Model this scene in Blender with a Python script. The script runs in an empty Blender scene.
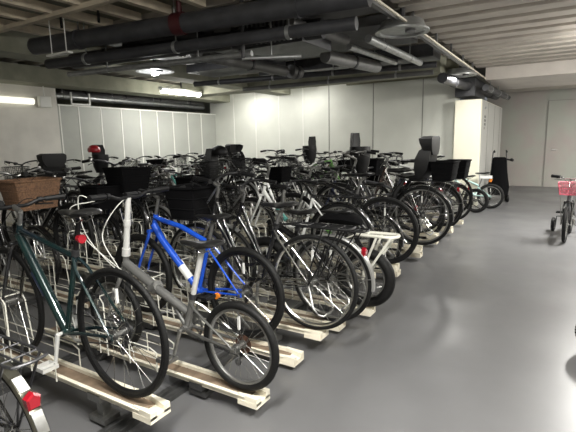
import bpy, math, random
from mathutils import Vector, Matrix
random.seed(7)
PI = math.pi
C = bpy.context.scene.collection

# ------------------------------------------------------------------ camera
def cam_axes(yaw, pitch, roll):
    y, p, r = [math.radians(v) for v in (yaw, pitch, roll)]
    f = Vector((-math.sin(y)*math.cos(p), math.cos(y)*math.cos(p), -math.sin(p)))
    rt = Vector((math.cos(y), math.sin(y), 0)); up = rt.cross(f)
    return rt*math.cos(r)+up*math.sin(r), -rt*math.sin(r)+up*math.cos(r), f
R_, U_, F_ = cam_axes(31.5, 9.3, -1.2)
cd = bpy.data.cameras.new('camera'); cam = bpy.data.objects.new('camera', cd); C.objects.link(cam)
M = Matrix((R_, U_, -F_)).transposed().to_4x4(); M.translation = Vector((0, 0, 1.5)); cam.matrix_world = M
cd.sensor_width = 36; cd.lens = 36*450/576; cd.clip_start = .05
bpy.context.scene.camera = cam
sc = bpy.context.scene
vs = sc.view_settings; vs.view_transform = 'Standard'; vs.look = 'None'; vs.gamma = 1; vs.use_curve_mapping = False
vs.exposure = 1.75
# ------------------------------------------------------------------ world + lights
w = bpy.data.worlds.new('world'); sc.world = w; w.use_nodes = True
w.node_tree.nodes['Background'].inputs[0].default_value = (.9, .95, 1, 1)
w.node_tree.nodes['Background'].inputs[1].default_value = .05
def area(name, loc, sx, sy, power, col=(1, .98, .93), rot=(0, 0, 0)):
    l = bpy.data.lights.new(name, 'AREA'); l.shape = 'RECTANGLE'; l.size = sx; l.size_y = sy
    l.energy = power; l.color = col
    o = bpy.data.objects.new(name, l); C.objects.link(o); o.location = loc; o.rotation_euler = rot
    return o
# ceiling tube lamps, the last pair added out of view to brighten the back wall: (x, y, z, length along y, power)
LAMPS = [(-8.0, 8.25, 2.74, 1.25, 19), (.85, 8.0, 2.8, 1.25, 112), (3.0, 5.4, 2.8, 1.25, 8),
         (.80, 1.2, 2.8, 1.25, 50), (-.75, .55, 2.8, 1.25, 46), (2.2, 13.0, 2.70, 1.25, 50), (-7.7, 10.1, 2.95, 1.0, 8.5), (-5.9, 10.1, 2.95, 1.0, 6)]
for i, (x, y, z, L, pw) in enumerate(LAMPS):
    area('tube_light', (x, y, z-.075), .06, L, pw*.8)
    pl_ = bpy.data.lights.new('tube_spill', 'POINT'); pl_.energy = pw*(.45 if i != 4 else .7); pl_.shadow_soft_size = .12; pl_.color = (1, .98, .93)
    po = bpy.data.objects.new('tube_spill', pl_); C.objects.link(po); po.location = (x+.12, y, z-.12)
for x, y, z, pw in ((-1.85, 9.6, 2.69, 9), (-1.72, 5.45, 2.71, 3)):
    o = area('round_light', (x, y, z), .3, .3, pw); o.data.shape = 'DISK'

sc.cycles.use_denoising = True
sc.cycles.max_bounces = 6; sc.cycles.diffuse_bounces = 4; sc.cycles.glossy_bounces = 3
sc.cycles.sample_clamp_indirect = 4

# ------------------------------------------------------------------ materials
MT = {}
def mat(name, col, rough=.5, metal=0., noise=0., nscale=20., bump=0., bscale=60., emit=None, estr=0., coat=0., ramp2=None, rvar=0.):
    if name in MT: return MT[name]
    m = bpy.data.materials.new(name); m.use_nodes = True
    n = m.node_tree.nodes; L = m.node_tree.links; b = n['Principled BSDF']
    b.inputs['Base Color'].default_value = (*col, 1)
    b.inputs['Roughness'].default_value = rough; b.inputs['Metallic'].default_value = metal
    b.inputs['Coat Weight'].default_value = coat
    if noise or bump or rvar:
        tc = n.new('ShaderNodeTexCoord')
    if noise:
        t = n.new('ShaderNodeTexNoise'); t.inputs['Scale'].default_value = nscale; t.inputs['Detail'].default_value = 5
        L.new(tc.outputs['Object'], t.inputs['Vector'])
        mx = n.new('ShaderNodeMix'); mx.data_type = 'RGBA'
        c2 = ramp2 or tuple(c*(1-noise) for c in col)
        mx.inputs[6].default_value = (*col, 1); mx.inputs[7].default_value = (*c2, 1)
        mr = n.new('ShaderNodeMapRange'); mr.inputs[1].default_value = .38; mr.inputs[2].default_value = .62
        L.new(t.outputs['Fac'], mr.inputs[0]); L.new(mr.outputs[0], mx.inputs[0]); L.new(mx.outputs[2], b.inputs['Base Color'])
        if rvar:
            m2 = n.new('ShaderNodeMapRange'); m2.inputs[1].default_value = .3; m2.inputs[2].default_value = .7
            m2.inputs[3].default_value = rough-rvar; m2.inputs[4].default_value = rough+rvar
            L.new(t.outputs['Fac'], m2.inputs[0]); L.new(m2.outputs[0], b.inputs['Roughness'])
    if bump:
        t2 = n.new('ShaderNodeTexNoise'); t2.inputs['Scale'].default_value = bscale
        L.new(tc.outputs['Object'], t2.inputs['Vector'])
        bp = n.new('ShaderNodeBump'); bp.inputs['Strength'].default_value = bump; bp.inputs['Distance'].default_value = .01
        L.new(t2.outputs['Fac'], bp.inputs['Height']); L.new(bp.outputs[0], b.inputs['Normal'])
    if emit:
        b.inputs['Emission Color'].default_value = (*emit, 1); b.inputs['Emission Strength'].default_value = estr
    MT[name] = m; return m
M_floor = mat('floor_paint', (.12, .12, .123), .36, noise=.12, nscale=1.3, bump=.04, bscale=9, rvar=.05)
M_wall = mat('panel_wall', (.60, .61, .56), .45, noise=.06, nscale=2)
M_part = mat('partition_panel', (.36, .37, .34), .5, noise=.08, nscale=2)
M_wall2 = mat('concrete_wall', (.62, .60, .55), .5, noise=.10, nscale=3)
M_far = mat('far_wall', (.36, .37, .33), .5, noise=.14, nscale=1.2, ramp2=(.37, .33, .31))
M_seam = mat('wall_seam', (.70, .70, .66), .5)
M_seamd = mat('wall_joint', (.22, .22, .2), .6)
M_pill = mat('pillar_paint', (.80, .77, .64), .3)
M_deck = mat('steel_deck', (.46, .42, .37), .55, noise=.2, nscale=2.5)
M_deck2 = mat('coated_deck', (.22, .21, .15), .8, noise=.25, nscale=3)
M_beam = mat('beam_coat', (.26, .26, .20), .8, noise=.2, nscale=4)
M_purl = mat('purlin_wood', (.60, .52, .40), .6, noise=.2, nscale=6)
M_pipe = mat('dark_pipe', (.045, .046, .051), .45, noise=.3, nscale=8)
M_pipeg = mat('grey_pipe', (.22, .22, .22), .4, .3, noise=.2, nscale=8)
M_galv = mat('galvanised', (.42, .43, .43), .38, .7, noise=.2, nscale=14)
M_duct = mat('grey_duct', (.15, .15, .15), .5, .3, noise=.2, nscale=5)
M_plate = mat('dim_plate', (.13, .13, .13), .6, .2, noise=.25, nscale=5)
M_red = mat('red_paint', (.05, .008, .01), .5)
M_white = mat('white_plastic', (.75, .75, .72), .4)
M_glow = mat('tube_glow', (1, 1, 1), .5, emit=(1, .99, .9), estr=9)
M_glow2 = mat('wall_streak_glow', (1, 1, 1), .5, emit=(1, .97, .8), estr=.30)  # faint glow standing in for light reflected on the left wall
M_tyre = mat('tyre_rubber', (.006, .006, .006), .6, noise=.3, nscale=40, bump=.3, bscale=120)
M_tyreg = mat('worn_tyre', (.05, .048, .043), .75, noise=.4, nscale=30, bump=.3, bscale=120)
M_chrome = mat('chrome', (.50, .50, .48), .25, 1.)
M_alu = mat('brushed_alu', (.30, .30, .29), .36, .9, noise=.15, nscale=40)
M_steel = mat('dark_steel', (.09, .09, .095), .4, .8, noise=.3, nscale=30)
M_black = mat('black_plastic', (.005, .005, .0055), .5, noise=.3, nscale=20)
M_fabric = mat('black_fabric', (.004, .004, .0045), .95, bump=.3, bscale=200)
M_leather = mat('black_saddle', (.009, .009, .009), .34)
M_grey = mat('grey_plastic', (.16, .16, .165), .5)
M_wirew = mat('white_wire', (.75, .74, .66), .4, .2)
M_cream = mat('cream_rail', (.78, .73, .60), .42, noise=.14, nscale=9)
M_rust = mat('rail_trough', (.22, .16, .11), .6, noise=.35, nscale=14)
M_track = mat('floor_track_steel', (.10, .10, .10), .4, .6, noise=.3, nscale=14)
M_wick = mat('wicker', (.20, .105, .055), .7, noise=.5, nscale=60, bump=1., bscale=140)
M_refl = mat('red_reflector', (.26, .006, .014), .2, coat=.6)
M_org = mat('amber_reflector', (.75, .22, .02), .2, coat=.6)
M_cablew = mat('white_cable', (.62, .62, .58), .4)
M_rustgear = mat('rusty_gear', (.16, .085, .06), .45, .7, noise=.5, nscale=40)
M_sticker = mat('white_sticker', (.68, .68, .66), .5)
for m_, v_ in ((M_fabric, .08), (M_tyre, .25), (M_black, .3), (M_leather, .4)): m_.node_tree.nodes['Principled BSDF'].inputs['Specular IOR Level'].default_value = v_
M_post = mat('pale_alloy', (.62, .62, .60), .3, .35)
PAINT = dict(
 green=mat('dark_green_paint', (.005, .022, .020), .25, .2, coat=.6, noise=.5, nscale=3, ramp2=(.006, .012, .018)),
 pewter=mat('pewter_paint', (.16, .16, .155), .38, .5),
 blue=mat('blue_paint', (.010, .075, .50), .25, .1, coat=.7),
 silver=mat('silver_paint', (.26, .26, .25), .32, .6),
 white=mat('white_paint', (.70, .71, .69), .3, coat=.5),
 black=mat('black_paint', (.006, .006, .0065), .25, coat=.6),
 navy=mat('navy_paint', (.012, .018, .05), .3, coat=.5),
 brown=mat('brown_paint', (.05, .028, .02), .35, coat=.4),
 teal=mat('teal_paint', (.10, .34, .30), .3, coat=.5),
 mint=mat('mint_paint', (.45, .66, .62), .3, coat=.5),
 red=mat('crimson_paint', (.34, .012, .02), .3, coat=.5),
 olive=mat('olive_paint', (.05, .055, .03), .4),
 bronze=mat('bronze_fender', (.13, .125, .10), .28, .8),
 grey=mat('grey_paint', (.07, .07, .075), .35, coat=.3),
 pink=mat('pink_paint', (.62, .16, .22), .4, coat=.3),
 lime=mat('lime_paint', (.18, .45, .10), .4))

# ------------------------------------------------------------------ mesh builder
class MB:
    def __init__(s): s.v = []; s.f = []; s.mi = []
    def add(s, vs_, fs, k=0):
        o = len(s.v); s.v += [tuple(v) for v in vs_]; s.f += [tuple(i+o for i in f) for f in fs]; s.mi += [k]*len(fs); return s
    def box(s, c, d, k=0, rot=None):
        x, y, z = d[0]/2, d[1]/2, d[2]/2
        vv = [Vector((a*x, b*y, e*z)) for a in (-1, 1) for b in (-1, 1) for e in (-1, 1)]
        if rot: vv = [rot @ v for v in vv]
        c = Vector(c)
        return s.add([c+v for v in vv], [(0, 1, 3, 2), (4, 6, 7, 5), (0, 4, 5, 1), (2, 3, 7, 6), (0, 2, 6, 4), (1, 5, 7, 3)], k)
    def bar(s, p0, p1, wy, h, k=0):
        p0 = Vector(p0); p1 = Vector(p1); d = p1-p0; x = d.normalized()
        up = Vector((0, 0, 1)) if abs(x.z) < .95 else Vector((0, 1, 0))
        y = up.cross(x).normalized(); z = x.cross(y)
        return s.box((p0+p1)/2, (d.length, wy, h), k, Matrix((x, y, z)).transposed())
    def tube(s, pts, r, n=8, k=0, closed=False, flat=1.):
        P = [Vector(p) for p in pts]; N = len(P); rr = r if isinstance(r, (list, tuple)) else [r]*N
        vv = []; u = None
        for i in range(N):
            if closed: t = P[(i+1) % N]-P[i-1]
            else: t = (P[1]-P[0]) if i == 0 else (P[-1]-P[-2]) if i == N-1 else (P[i+1]-P[i]).normalized()+(P[i]-P[i-1]).normalized()
            t.normalize()
            if u is None: u = t.orthogonal().normalized()
            u = (u-t*u.dot(t)).normalized(); w_ = t.cross(u)
            for j in range(n):
                a = 2*PI*j/n; vv.append(P[i]+(u*math.cos(a)+w_*math.sin(a)*flat)*rr[i])
        ff = []
        for i in range(N if closed else N-1):
            for j in range(n):
                a = i*n+j; b = i*n+(j+1) % n; i2 = (i+1) % N; ff.append((a, b, i2*n+(j+1) % n, i2*n+j))
        if not closed: ff.append(tuple(range(n-1, -1, -1))); ff.append(tuple((N-1)*n+j for j in range(n)))
        return s.add(vv, ff, k)
    def lathe(s, c, prof, n=24, k=0, axis='y', a0=0, a1=2*PI, closed=True):
        # prof: closed loop of (radius, offset along axis)
        c = Vector(c); full = abs(a1-a0) > 6.28; N = n if full else n+1; m = len(prof); vv = []
        for i in range(N):
            a = a0+(a1-a0)*i/n; ca, sa = math.cos(a), math.sin(a)
            for (r, o) in prof:
                if axis == 'y': vv.append(c+Vector((r*ca, o, r*sa)))
                elif axis == 'z': vv.append(c+Vector((r*ca, r*sa, o)))
                else: vv.append(c+Vector((o, r*ca, r*sa)))
        ff = []
        for i in range(n):
            i2 = (i+1) % N
            for j in range(m if closed else m-1):
                j2 = (j+1) % m; ff.append((i*m+j, i*m+j2, i2*m+j2, i2*m+j))
        if not full and closed: ff.append(tuple(range(m))); ff.append(tuple(n*m+j for j in range(m-1, -1, -1)))
        return s.add(vv, ff, k)
    def torus(s, c, R, r, n=40, m=8, k=0, axis='y', fl=1.):
        return s.lathe(c, [(R+r*math.cos(2*PI*j/m), r*fl*math.sin(2*PI*j/m)) for j in range(m)], n, k, axis)
    def cyl(s, p0, p1, r, n=12, k=0): return s.tube([p0, p1], r, n, k)
    def loft(s, rings, k=0, cap=True):
        n = len(rings[0]); vv = [p for r in rings for p in r]; ff = []
        for i in range(len(rings)-1):
            for j in range(n): ff.append((i*n+j, i*n+(j+1) % n, (i+1)*n+(j+1) % n, (i+1)*n+j))
        if cap: ff.append(tuple(range(n-1, -1, -1))); ff.append(tuple((len(rings)-1)*n+j for j in range(n)))
        return s.add(vv, ff, k)
    def build(s, name, m, parent=None, smooth=True, bevel=0):
        me = bpy.data.meshes.new(name); me.from_pydata(s.v, [], s.f)
        for mm in (m if isinstance(m, (list, tuple)) else [m]): me.materials.append(mm)
        if any(s.mi): me.polygons.foreach_set('material_index', s.mi)
        import bmesh
        b = bmesh.new(); b.from_mesh(me); bmesh.ops.recalc_face_normals(b, faces=b.faces)
        if bevel: bmesh.ops.bevel(b, geom=b.edges[:], offset=bevel, segments=1, affect='EDGES')
        b.to_mesh(me); b.free()
        if smooth:
            me.polygons.foreach_set('use_smooth', [True]*len(me.polygons))
            try: me.set_sharp_from_angle(angle=math.radians(38))
            except Exception: pass
        o = bpy.data.objects.new(name, me); C.objects.link(o)
        if parent: o.parent = parent
        return o
def empty(name, loc=(0, 0, 0), rz=0):
    o = bpy.data.objects.new(name, None); C.objects.link(o); o.location = loc; o.rotation_euler = (0, 0, rz)
    o.empty_display_size = .1; return o
def tag(o, label=None, cat=None, group=None, kind=None):
    if label: o['label'] = label
    if cat: o['category'] = cat
    if group: o['group'] = group
    if kind: o['kind'] = kind
    return o
def struct(o): o['kind'] = 'structure'; return o
def kids(o): return list(KC.get(o.name, [])) if False else [c for c in bpy.data.objects if c.parent == o]
def copy_tree(o, parent=None):
    c = o.copy(); C.objects.link(c); c.parent = parent
    for ch in list(o.children): copy_tree(ch, c)
    return c
def arc(cx, cz, r, a0, a1, n, y=0):
    return [(cx+r*math.cos(a0+(a1-a0)*i/n), y, cz+r*math.sin(a0+(a1-a0)*i/n)) for i in range(n+1)]
def curve(pts, n=8):
    # Catmull-Rom through the points
    P = [Vector(p) for p in pts]; P = [P[0]*2-P[1]]+P+[P[-1]*2-P[-2]]; out = []
    for i in range(1, len(P)-2):
        for j in range(n):
            t = j/n; a, b, c, d = P[i-1], P[i], P[i+1], P[i+2]
            out.append(.5*((2*b)+(c-a)*t+(2*a-5*b+4*c-d)*t*t+(3*b-a-3*c+d)*t**3))
    out.append(P[-2]); return out

# ------------------------------------------------------------------ the room
XL, YB, YF, XR, YN = -9.3, 11.0, 15.8, 3.6, -3.0
struct(MB().box(((-11.5+XR)/2, (YN+YF)/2, -.05), (XR+11.5, YF-YN, .1)).build('floor', M_floor, smooth=False))
struct(MB().box(((-11.5+XR)/2, (YN+YF)/2, 3.2), (XR+11.5, YF-YN, .1)).build('ceiling', M_deck2, smooth=False))
# far wall with a flush door outline
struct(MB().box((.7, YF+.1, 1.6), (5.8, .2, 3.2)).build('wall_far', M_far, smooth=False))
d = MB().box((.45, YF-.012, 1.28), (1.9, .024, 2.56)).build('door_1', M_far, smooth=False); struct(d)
j = MB().box((-.5, YF-.026, 1.28), (.012, .006, 2.56)); j.box((.45, YF-.026, 1.28), (.01, .006, 2.56)); j.box((.45, YF-.026, 2.56), (1.9, .006, .012))
j.build('door_joint', M_seamd, d, smooth=False)
h = MB().box((-.28, YF-.05, 1.12), (.15, .02, .022)); h.cyl((-.34, YF-.02, 1.12), (-.34, YF-.055, 1.12), .02); h.build('door_handle', M_chrome, d)
# back wall of 0.8 m panels
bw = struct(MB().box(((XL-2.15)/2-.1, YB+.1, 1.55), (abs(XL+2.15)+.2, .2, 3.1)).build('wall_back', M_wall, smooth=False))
s = MB(); s2 = MB()
for x in (-8.58, -7.78, -6.97, -6.19): s.box((x, YB-.004, 1.5), (.035, .008, 3.0))
for x in (-5.4, -4.17, -2.94): s2.box((x, YB-.004, 1.5), (.018, .008, 3.0))
s.build('panel_strip', M_seam, bw, smooth=False); s2.build('panel_joint', M_seamd, bw, smooth=False)
# left wall: plain concrete, then a 2.4 m high panel partition with an open gap over it
struct(MB().box((XL-.1, (YN+5.86)/2, 1.6), (.2, 5.86-YN, 3.2)).build('wall_left', M_wall2, smooth=False))
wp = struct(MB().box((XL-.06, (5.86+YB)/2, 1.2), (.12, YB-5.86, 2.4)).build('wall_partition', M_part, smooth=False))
s = MB()
for y in (5.9, 6.35, 6.92, 7.49, 8.07, 8.63, 9.2, 9.77, 10.34): s.box((XL+.004, y, 1.2), (.008, .03, 2.4))
s.box((XL+.006, (5.86+YB)/2, 2.39), (.02, YB-5.86, .03))
s.build('panel_strip', M_seam, wp, smooth=False)
struct(MB().box((-11.4, 7, 1.6), (.2, 14, 3.2)).build('wall_recess', M_beam, smooth=False))
struct(MB().box(((XR)+.1, (YN+YF)/2, 1.6), (.2, YF-YN, 3.2)).build('wall_right', M_wall2, smooth=False))
struct(MB().box(((-11.5+XR)/2, YN-.1, 1.6), (XR+11.5, .2, 3.2)).build('wall_near', M_wall2, smooth=False))
# white boxed pillar
pl = struct(MB().box((-1.875, 12.55, 1.17), (.55, 3.7, 2.34)).build('wall_pillar', M_pill, smooth=False, bevel=.01))
MB().box((-1.598, 12.6, 1.17), (.008, 3.56, 2.30)).build('darker_side', mat('darker_side_grey', (.40, .40, .38), .45), pl, smooth=False)  # slab added over this side, a darker grey than the pillar front
s = MB()
for y in (11.7, 12.8, 13.9): s.box((-1.592, y, 1.17), (.006, .02, 2.30))
s.build('panel_joint', M_seamd, pl, smooth=False)
s = MB()
for k in range(4): s.box((-1.592, 11.17, 1.98-k*.085), (.008, .03, .055), 1 if k == 3 else 0)
for k in range(3): s.box((-1.592, 11.3, 1.98-k*.085), (.008, .03, .055))
tag(s.build('pillar_sign', [M_black, M_red], smooth=False), 'small vertical rows of dark characters on the white boxed pillar', 'sign')
s = MB().box((-1.58, 11.2, 2.17), (.05, .12, .05)); tag(s.build('wall_hook', M_galv), 'little metal bracket above the dark characters on the white pillar', 'bracket')
struct(MB().box((-.5, 14.1, 1.55), (1.0, .01, .01)).build('trim_1', M_seamd)) if False else None

# ---- ceiling
def ribs(name, x0, x1, ys, z, wd, hh, m):
    b = MB()
    for y in ys:
        pr = [(y-wd*.5, z+.1), (y-wd*.32, z-hh), (y+wd*.32, z-hh), (y+wd*.5, z+.1)]
        b.add([(x, p[0], p[1]) for x in (x0, x1) for p in pr], [(0, 1, 5, 4), (1, 2, 6, 5), (2, 3, 7, 6), (0, 3, 2, 1), (4, 5, 6, 7), (3, 0, 4, 7)])
    return struct(b.build(name, m, smooth=False))
ribs('ceiling_ribs', -1.75, XR, [2.0+.44*i for i in range(21)], 3.1, .40, .09, M_deck)
duct((-1.95, 11.7, 2.60), (.45, 1.5, .34), M_plate, 'dark duct box sitting over the white boxed pillar') if False else None
ribs('ceiling_ribs_left', XL, -1.75, [4.3+.44*i for i in range(15)], 3.12, .12, .06, M_deck)
struct(MB().box(((XR-1.6)/2, 12.3, 2.97), (XR+1.6, 2.5, .42)).build('beam_soffit', mat('painted_beam', (.68, .63, .58), .5, noise=.12, nscale=2), smooth=False))
struct(MB().box(((XR-1.6)/2, 14.9, 3.0), (XR+1.6, 1.0, .3)).build('beam_far', M_deck2, smooth=False))
b = MB()
for k in range(5): b.box(((XR-1.6)/2, 13.75+k*.28, 2.83), (XR+1.6, .12, .05))
struct(b.build('ceiling_ribs_far', M_deck, smooth=False))
b = MB()
for x in (-6.2, -5.67, -5.15, -4.62, -4.1, -3.57, -3.04): b.box((x, 2.0, 3.06), (.085, 4.2, .10))
struct(b.build('ceiling_purlins', M_purl, smooth=False))
b = MB().box((-5.6, 3.3, 3.0), (3.4, .07, .05)); struct(b.build('ceiling_batten', M_purl, smooth=False))
struct(MB().box((-6.8, 6.5, 2.95), (.45, 9.2, .3)).build('beam_left', M_beam, smooth=False))
struct(MB().box((-9.0, 6.5, 2.88), (.6, 9.2, .30)).build('beam_wall', M_beam, smooth=False))
struct(MB().box((-5.4, 9.25, 2.93), (6.6, .5, .36)).build('beam_back', M_beam, smooth=False))
b = MB()
for k in range(4): b.box((-3.3, 9.72+k*.36, 2.98), (3.0, .07, .2))
struct(b.build('ceiling_ribs_back', M_deck2, smooth=False))

def pipe(pts, r, m, label, cat='pipe', rings=True, name='pipe'):
    o = MB().tube(pts, r, 16).build(name, m)
    if rings:
        P = [Vector(p) for p in pts]
        for a, c in zip(P[:-1], P[1:]):
            L = (c-a).length; n = max(1, int(L/1.1)); dd = (c-a).normalized()
            for i in range(n):
                t = a+dd*(L*(i+.5)/n); q = MB().cyl(t-dd*.02, t+dd*.02, r*1.12, 16)
                if abs(dd.z) < .5: q.cyl(t, (t.x, t.y, 3.14), .008, 6)
                q.build('pipe_collar', M_galv if r < .08 else M_pipe, o)
    tag(o, label, cat); return o
pipe([(-6.0, 3.55, 2.80), (-4.4, 3.75, 2.80), (-1.6, 4.1, 2.80)], .105, M_pipe, 'thick dark insulated pipe crossing the ceiling to the upper left')
pipe([(-6.1, 3.78, 2.62), (-1.8, 4.28, 2.62)], .065, M_pipe, 'dark pipe just below the thickest insulated pipe')
pipe([(-6.0, 4.0, 2.5), (-3.1, 4.35, 2.5)], .035, M_galv, 'thin shiny conduit lowest of the pipes near the camera')
pipe([(-6.3, 4.3, 2.75), (-2.4, 4.75, 2.75)], .11, M_pipe, 'dark duct pipe behind the thickest insulated pipe')
b = MB().box((-5.4, 3.50, 2.63), (.45, .07, .02)).cyl((-5.55, 3.50, 2.64), (-5.55, 3.50, 3.1), .006).cyl((-5.25, 3.50, 2.64), (-5.25, 3.50, 3.1), .006); tag(b.build('batten_lamp', M_white, smooth=False), 'white batten strip under the left end of the dark pipes', 'lamp')
b = MB().cyl((-3.75, 3.82, 2.80), (-3.62, 3.84, 2.80), .118, 20); b.cyl((-3.68, 3.83, 2.9), (-3.68, 3.83, 3.12), .03)
tag(b.build('pipe_clamp', M_red), 'dark red clamp around the thickest insulated pipe', 'clamp')
pipe([(-4.25, 4.9, 2.68), (-4.1, 6.7, 2.68)], .085, M_duct, 'grey pipe running away from the camera under the dark ducts')
pipe([(-4.05, 6.78, 2.68), (-4.0, 7.0, 2.68)], .11, M_duct, 'short thick grey coupling at the end of the grey pipe', name='coupling')
pipe([(-3.0, 6.0, 2.7), (-2.75, 7.4, 2.7)], .095, M_pipeg, 'short light grey pipe with a rounded end near the middle')
pipe([(-2.62, 4.4, 2.78), (-2.5, 5.6, 2.78)], .06, M_duct, 'short grey pipe beside the dark louvred duct')
pipe([(-4.6, 5.1, 2.7), (-4.3, 4.6, 2.82)], .07, M_duct, 'angled grey pipe elbow beside the hanging conduits', rings=False)
pipe([(-2.16, 5.5, 2.74), (-2.12, 7.7, 2.74)], .05, M_galv, 'galvanised pipe running beside the round ceiling housing')
pipe([(-2.5, 5.7, 2.72), (-2.4, 7.3, 2.72)], .04, M_galv, 'thinner galvanised pipe left of the round ceiling housing')
pipe([(-3.15, 4.25, 3.15), (-3.15, 4.25, 2.45)], .022, M_pipe, 'dark vertical conduit dropping from the ceiling deck')
pipe([(-3.2, 4.3, 2.45), (-2.6, 4.6, 2.45)], .02, M_galv, 'thin horizontal conduit at the foot of the dark vertical conduit')
pipe([(-9.7, 5.6, 2.62), (-9.7, 10.9, 2.62)], .07, M_galv, 'galvanised pipe in the gap above the left partition')
pipe([(-10.1, 6.5, 2.7), (-9.75, 10.9, 2.75)], .11, M_duct, 'thick grey duct deep in the gap above the left partition')
pipe([(-6.6, 7.2, 2.72), (-1.9, 7.9, 2.72)], .05, M_pipe, 'dark pipe crossing in front of the back wall')
pipe([(-6.4, 8.6, 2.72), (-2.2, 8.9, 2.74)], .045, M_duct, 'grey pipe crossing nearest the back wall')
pipe([(-2.1, 9.2, 2.66), (-1.65, 13.4, 2.60)], .10, M_pipe, 'dark pipe bundle above the white boxed pillar')
pipe([(-1.55, 10.8, 2.58), (-1.45, 14.2, 2.60)], .07, M_pipe, 'dark pipe beside the top of the white pillar')
# ducts
def duct(c, d, m, label, name='duct'):
    o = MB().box(c, d).build(name, m, smooth=False, bevel=.006)
    return tag(o, label, 'duct')
du = duct((-3.05, 5.0, 2.80), (.9, .75, .36), M_pipe, 'dark louvred duct box in the middle of the ceiling')
b = MB()
for k in range(14): b.box((-3.46+k*.063, 4.615, 2.80), (.02, .03, .30))
b.build('louvre', M_duct, du, smooth=False)
duct((-3.68, 4.85, 2.80), (.26, .6, .34), M_duct, 'plain grey duct box left of the louvred one')
duct((-4.7, 5.1, 2.92), (1.4, 1.3, .26), M_pipe, 'wide dark duct left of the louvred duct box')
duct((-2.25, 4.75, 2.95), (.8, .6, .10), M_plate, 'flat grey plate beside the round ceiling housing')
duct((-2.55, 6.1, 2.93), (1.3, 1.3, .12), M_plate, 'large flat grey plate behind the round ceiling housing')
duct((-3.6, 7.9, 2.92), (3.4, .5, .2), M_pipe, 'long dark duct crossing before the back wall')
duct((-5.3, 6.9, 2.92), (1.7, .8, .2), M_pipe, 'short dark duct in front of the left beam')
duct((-1.97, 11.5, 2.62), (.42, 1.4, .40), M_pipe, 'dark duct box over the white boxed pillar')
duct((-3.9, 4.5, 2.96), (3.4, .3, .12), M_pipe, 'flat dark duct filler added right above the insulated pipes')  # filler added to darken the ceiling between the pipes
duct((-4.0, 6.4, 2.96), (1.6, 1.2, .12), M_pipe, 'square dark duct filler added above the thick grey coupling')  # another added filler, keeps the middle of the ceiling dark
# steel angle rail on hangers, along the edge of the ribbed deck
b = MB().box((-1.60, 7.4, 2.80), (.02, 7.4, .022)); tag(b.build('angle_rail', M_cream, smooth=False), 'long pale steel angle along the edge of the ribbed ceiling', 'rail')
b = MB().box((-1.72, 7.4, 2.86), (.05, 7.4, .07))
for y in (4.6, 5.8, 7.0, 8.0, 9.0, 10.0): b.box((-1.70, y, 2.98), (.03, .03, .26))
tag(b.build('cable_tray', M_duct, smooth=False), 'dark cable tray hung beside the pale steel angle', 'cable tray')
b = MB()
for (x, y) in ((-5.15, 3.4), (-4.6, 3.5)): b.box((x, y, 2.98), (.02, .02, .20))
tag(b.build('hanger', M_black, smooth=False), 'pair of black hangers under the wooden purlins', 'hanger')

def round_housing(x, y, z, label, lit=False):
    t = empty('round_ceiling_light', (x, y, z)); tag(t, label, 'ceiling light', 'round ceiling housings')
    MB().lathe((0, 0, 0), [(0, .10), (.24, .10), (.27, .02), (.31, 0), (.31, -.02), (.26, -.02), (.24, 0), (0, 0)], 36, axis='z').build('housing', M_galv, t)
    MB().cyl((0, 0, .09), (0, 0, 3.14-z), .03).build('stem', M_steel, t)
    MB().cyl((.1, 0, -.03), (.1, 0, .0), .06, 16).build('lens', M_grey, t)
    if lit:
        pl_ = bpy.data.lights.new('bulb_light', 'POINT'); pl_.energy = 6; pl_.shadow_soft_size = .05; po = bpy.data.objects.new('bulb_light', pl_); C.objects.link(po); po.location = (x, y, z-.13)
        o = MB().cyl((-.05, 0, -.045), (.05, 0, -.045), .035, 12).build('bulb', M_glow, t)
    return t
round_housing(-1.72, 5.45, 2.76, 'large round galvanised ceiling housing nearest the camera')
round_housing(-1.85, 9.6, 2.74, 'small looking round ceiling housing over the white pillar')
round_housing(-5.9, 5.5, 2.72, 'round ceiling housing with a lit bulb by the left beam', True)
for i, (x, y, z, L, pw) in enumerate(LAMPS):
    t = empty('tube_lamp', (x, y, z)); n = ['over the left bikes before the back wall', 'at the right of the aisle by the pink bike', 'at the right of the middle aisle', 'at the right of the near aisle', 'just over the camera', 'by the far wall', 'added unseen behind the beam to light the left back wall', 'added unseen behind the beam to light the middle back wall'][i]
    tag(t, 'white fluorescent batten lamp '+n, 'lamp', 'fluorescent batten lamps')
    MB().box((0, 0, .05), (.12, L+.1, .06)).build('lamp_body', M_white, t, smooth=False, bevel=.01)
    MB().cyl((0, -L/2, 0), (0, L/2, 0), .025 if i else .06, 12).build('tube', M_glow, t)
    b = MB(); [b.box((0, s_*(L/2+.02), .01), (.06, .03, .06)) for s_ in (-1, 1)]; b.build('end_cap', M_white, t, smooth=False)
    MB().cyl((0, 0, .07), (0, 0, 3.16-z), .015).build('stem', M_steel, t)
# glowing strip imitating a reflected streak, junction box on the left wall, white frame in the gap
t = MB().cyl((XL+.06, 3.6, 2.42), (XL+.06, 5.32, 2.42), .065, 12).build('wall_streak', M_glow2); tag(t, 'faint warm glowing strip for a reflected streak along the left concrete wall', 'lamp')
t = MB().box((XL+.12, 5.52, 2.42), (.1, .24, .22)).build('junction_box', M_white, smooth=False, bevel=.01); tag(t, 'white box on the left wall at the end of the glowing streak', 'box')
MB().cyl((XL+.12, 5.52, 2.5), (XL+.12, 5.52, 2.76), .012).build('conduit', M_white, t)
b = MB()
for (c_, d_) in (((XL, 6.2, 2.55), (.03, .03, .26)), ((XL, 6.65, 2.55), (.03, .03, .26)), ((XL, 6.42, 2.43), (.03, .45, .03))): b.box(c_, d_)
tag(b.build('frame_bracket', M_white, smooth=False), 'white rectangular frame in the dark gap above the partition', 'frame')

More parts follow.
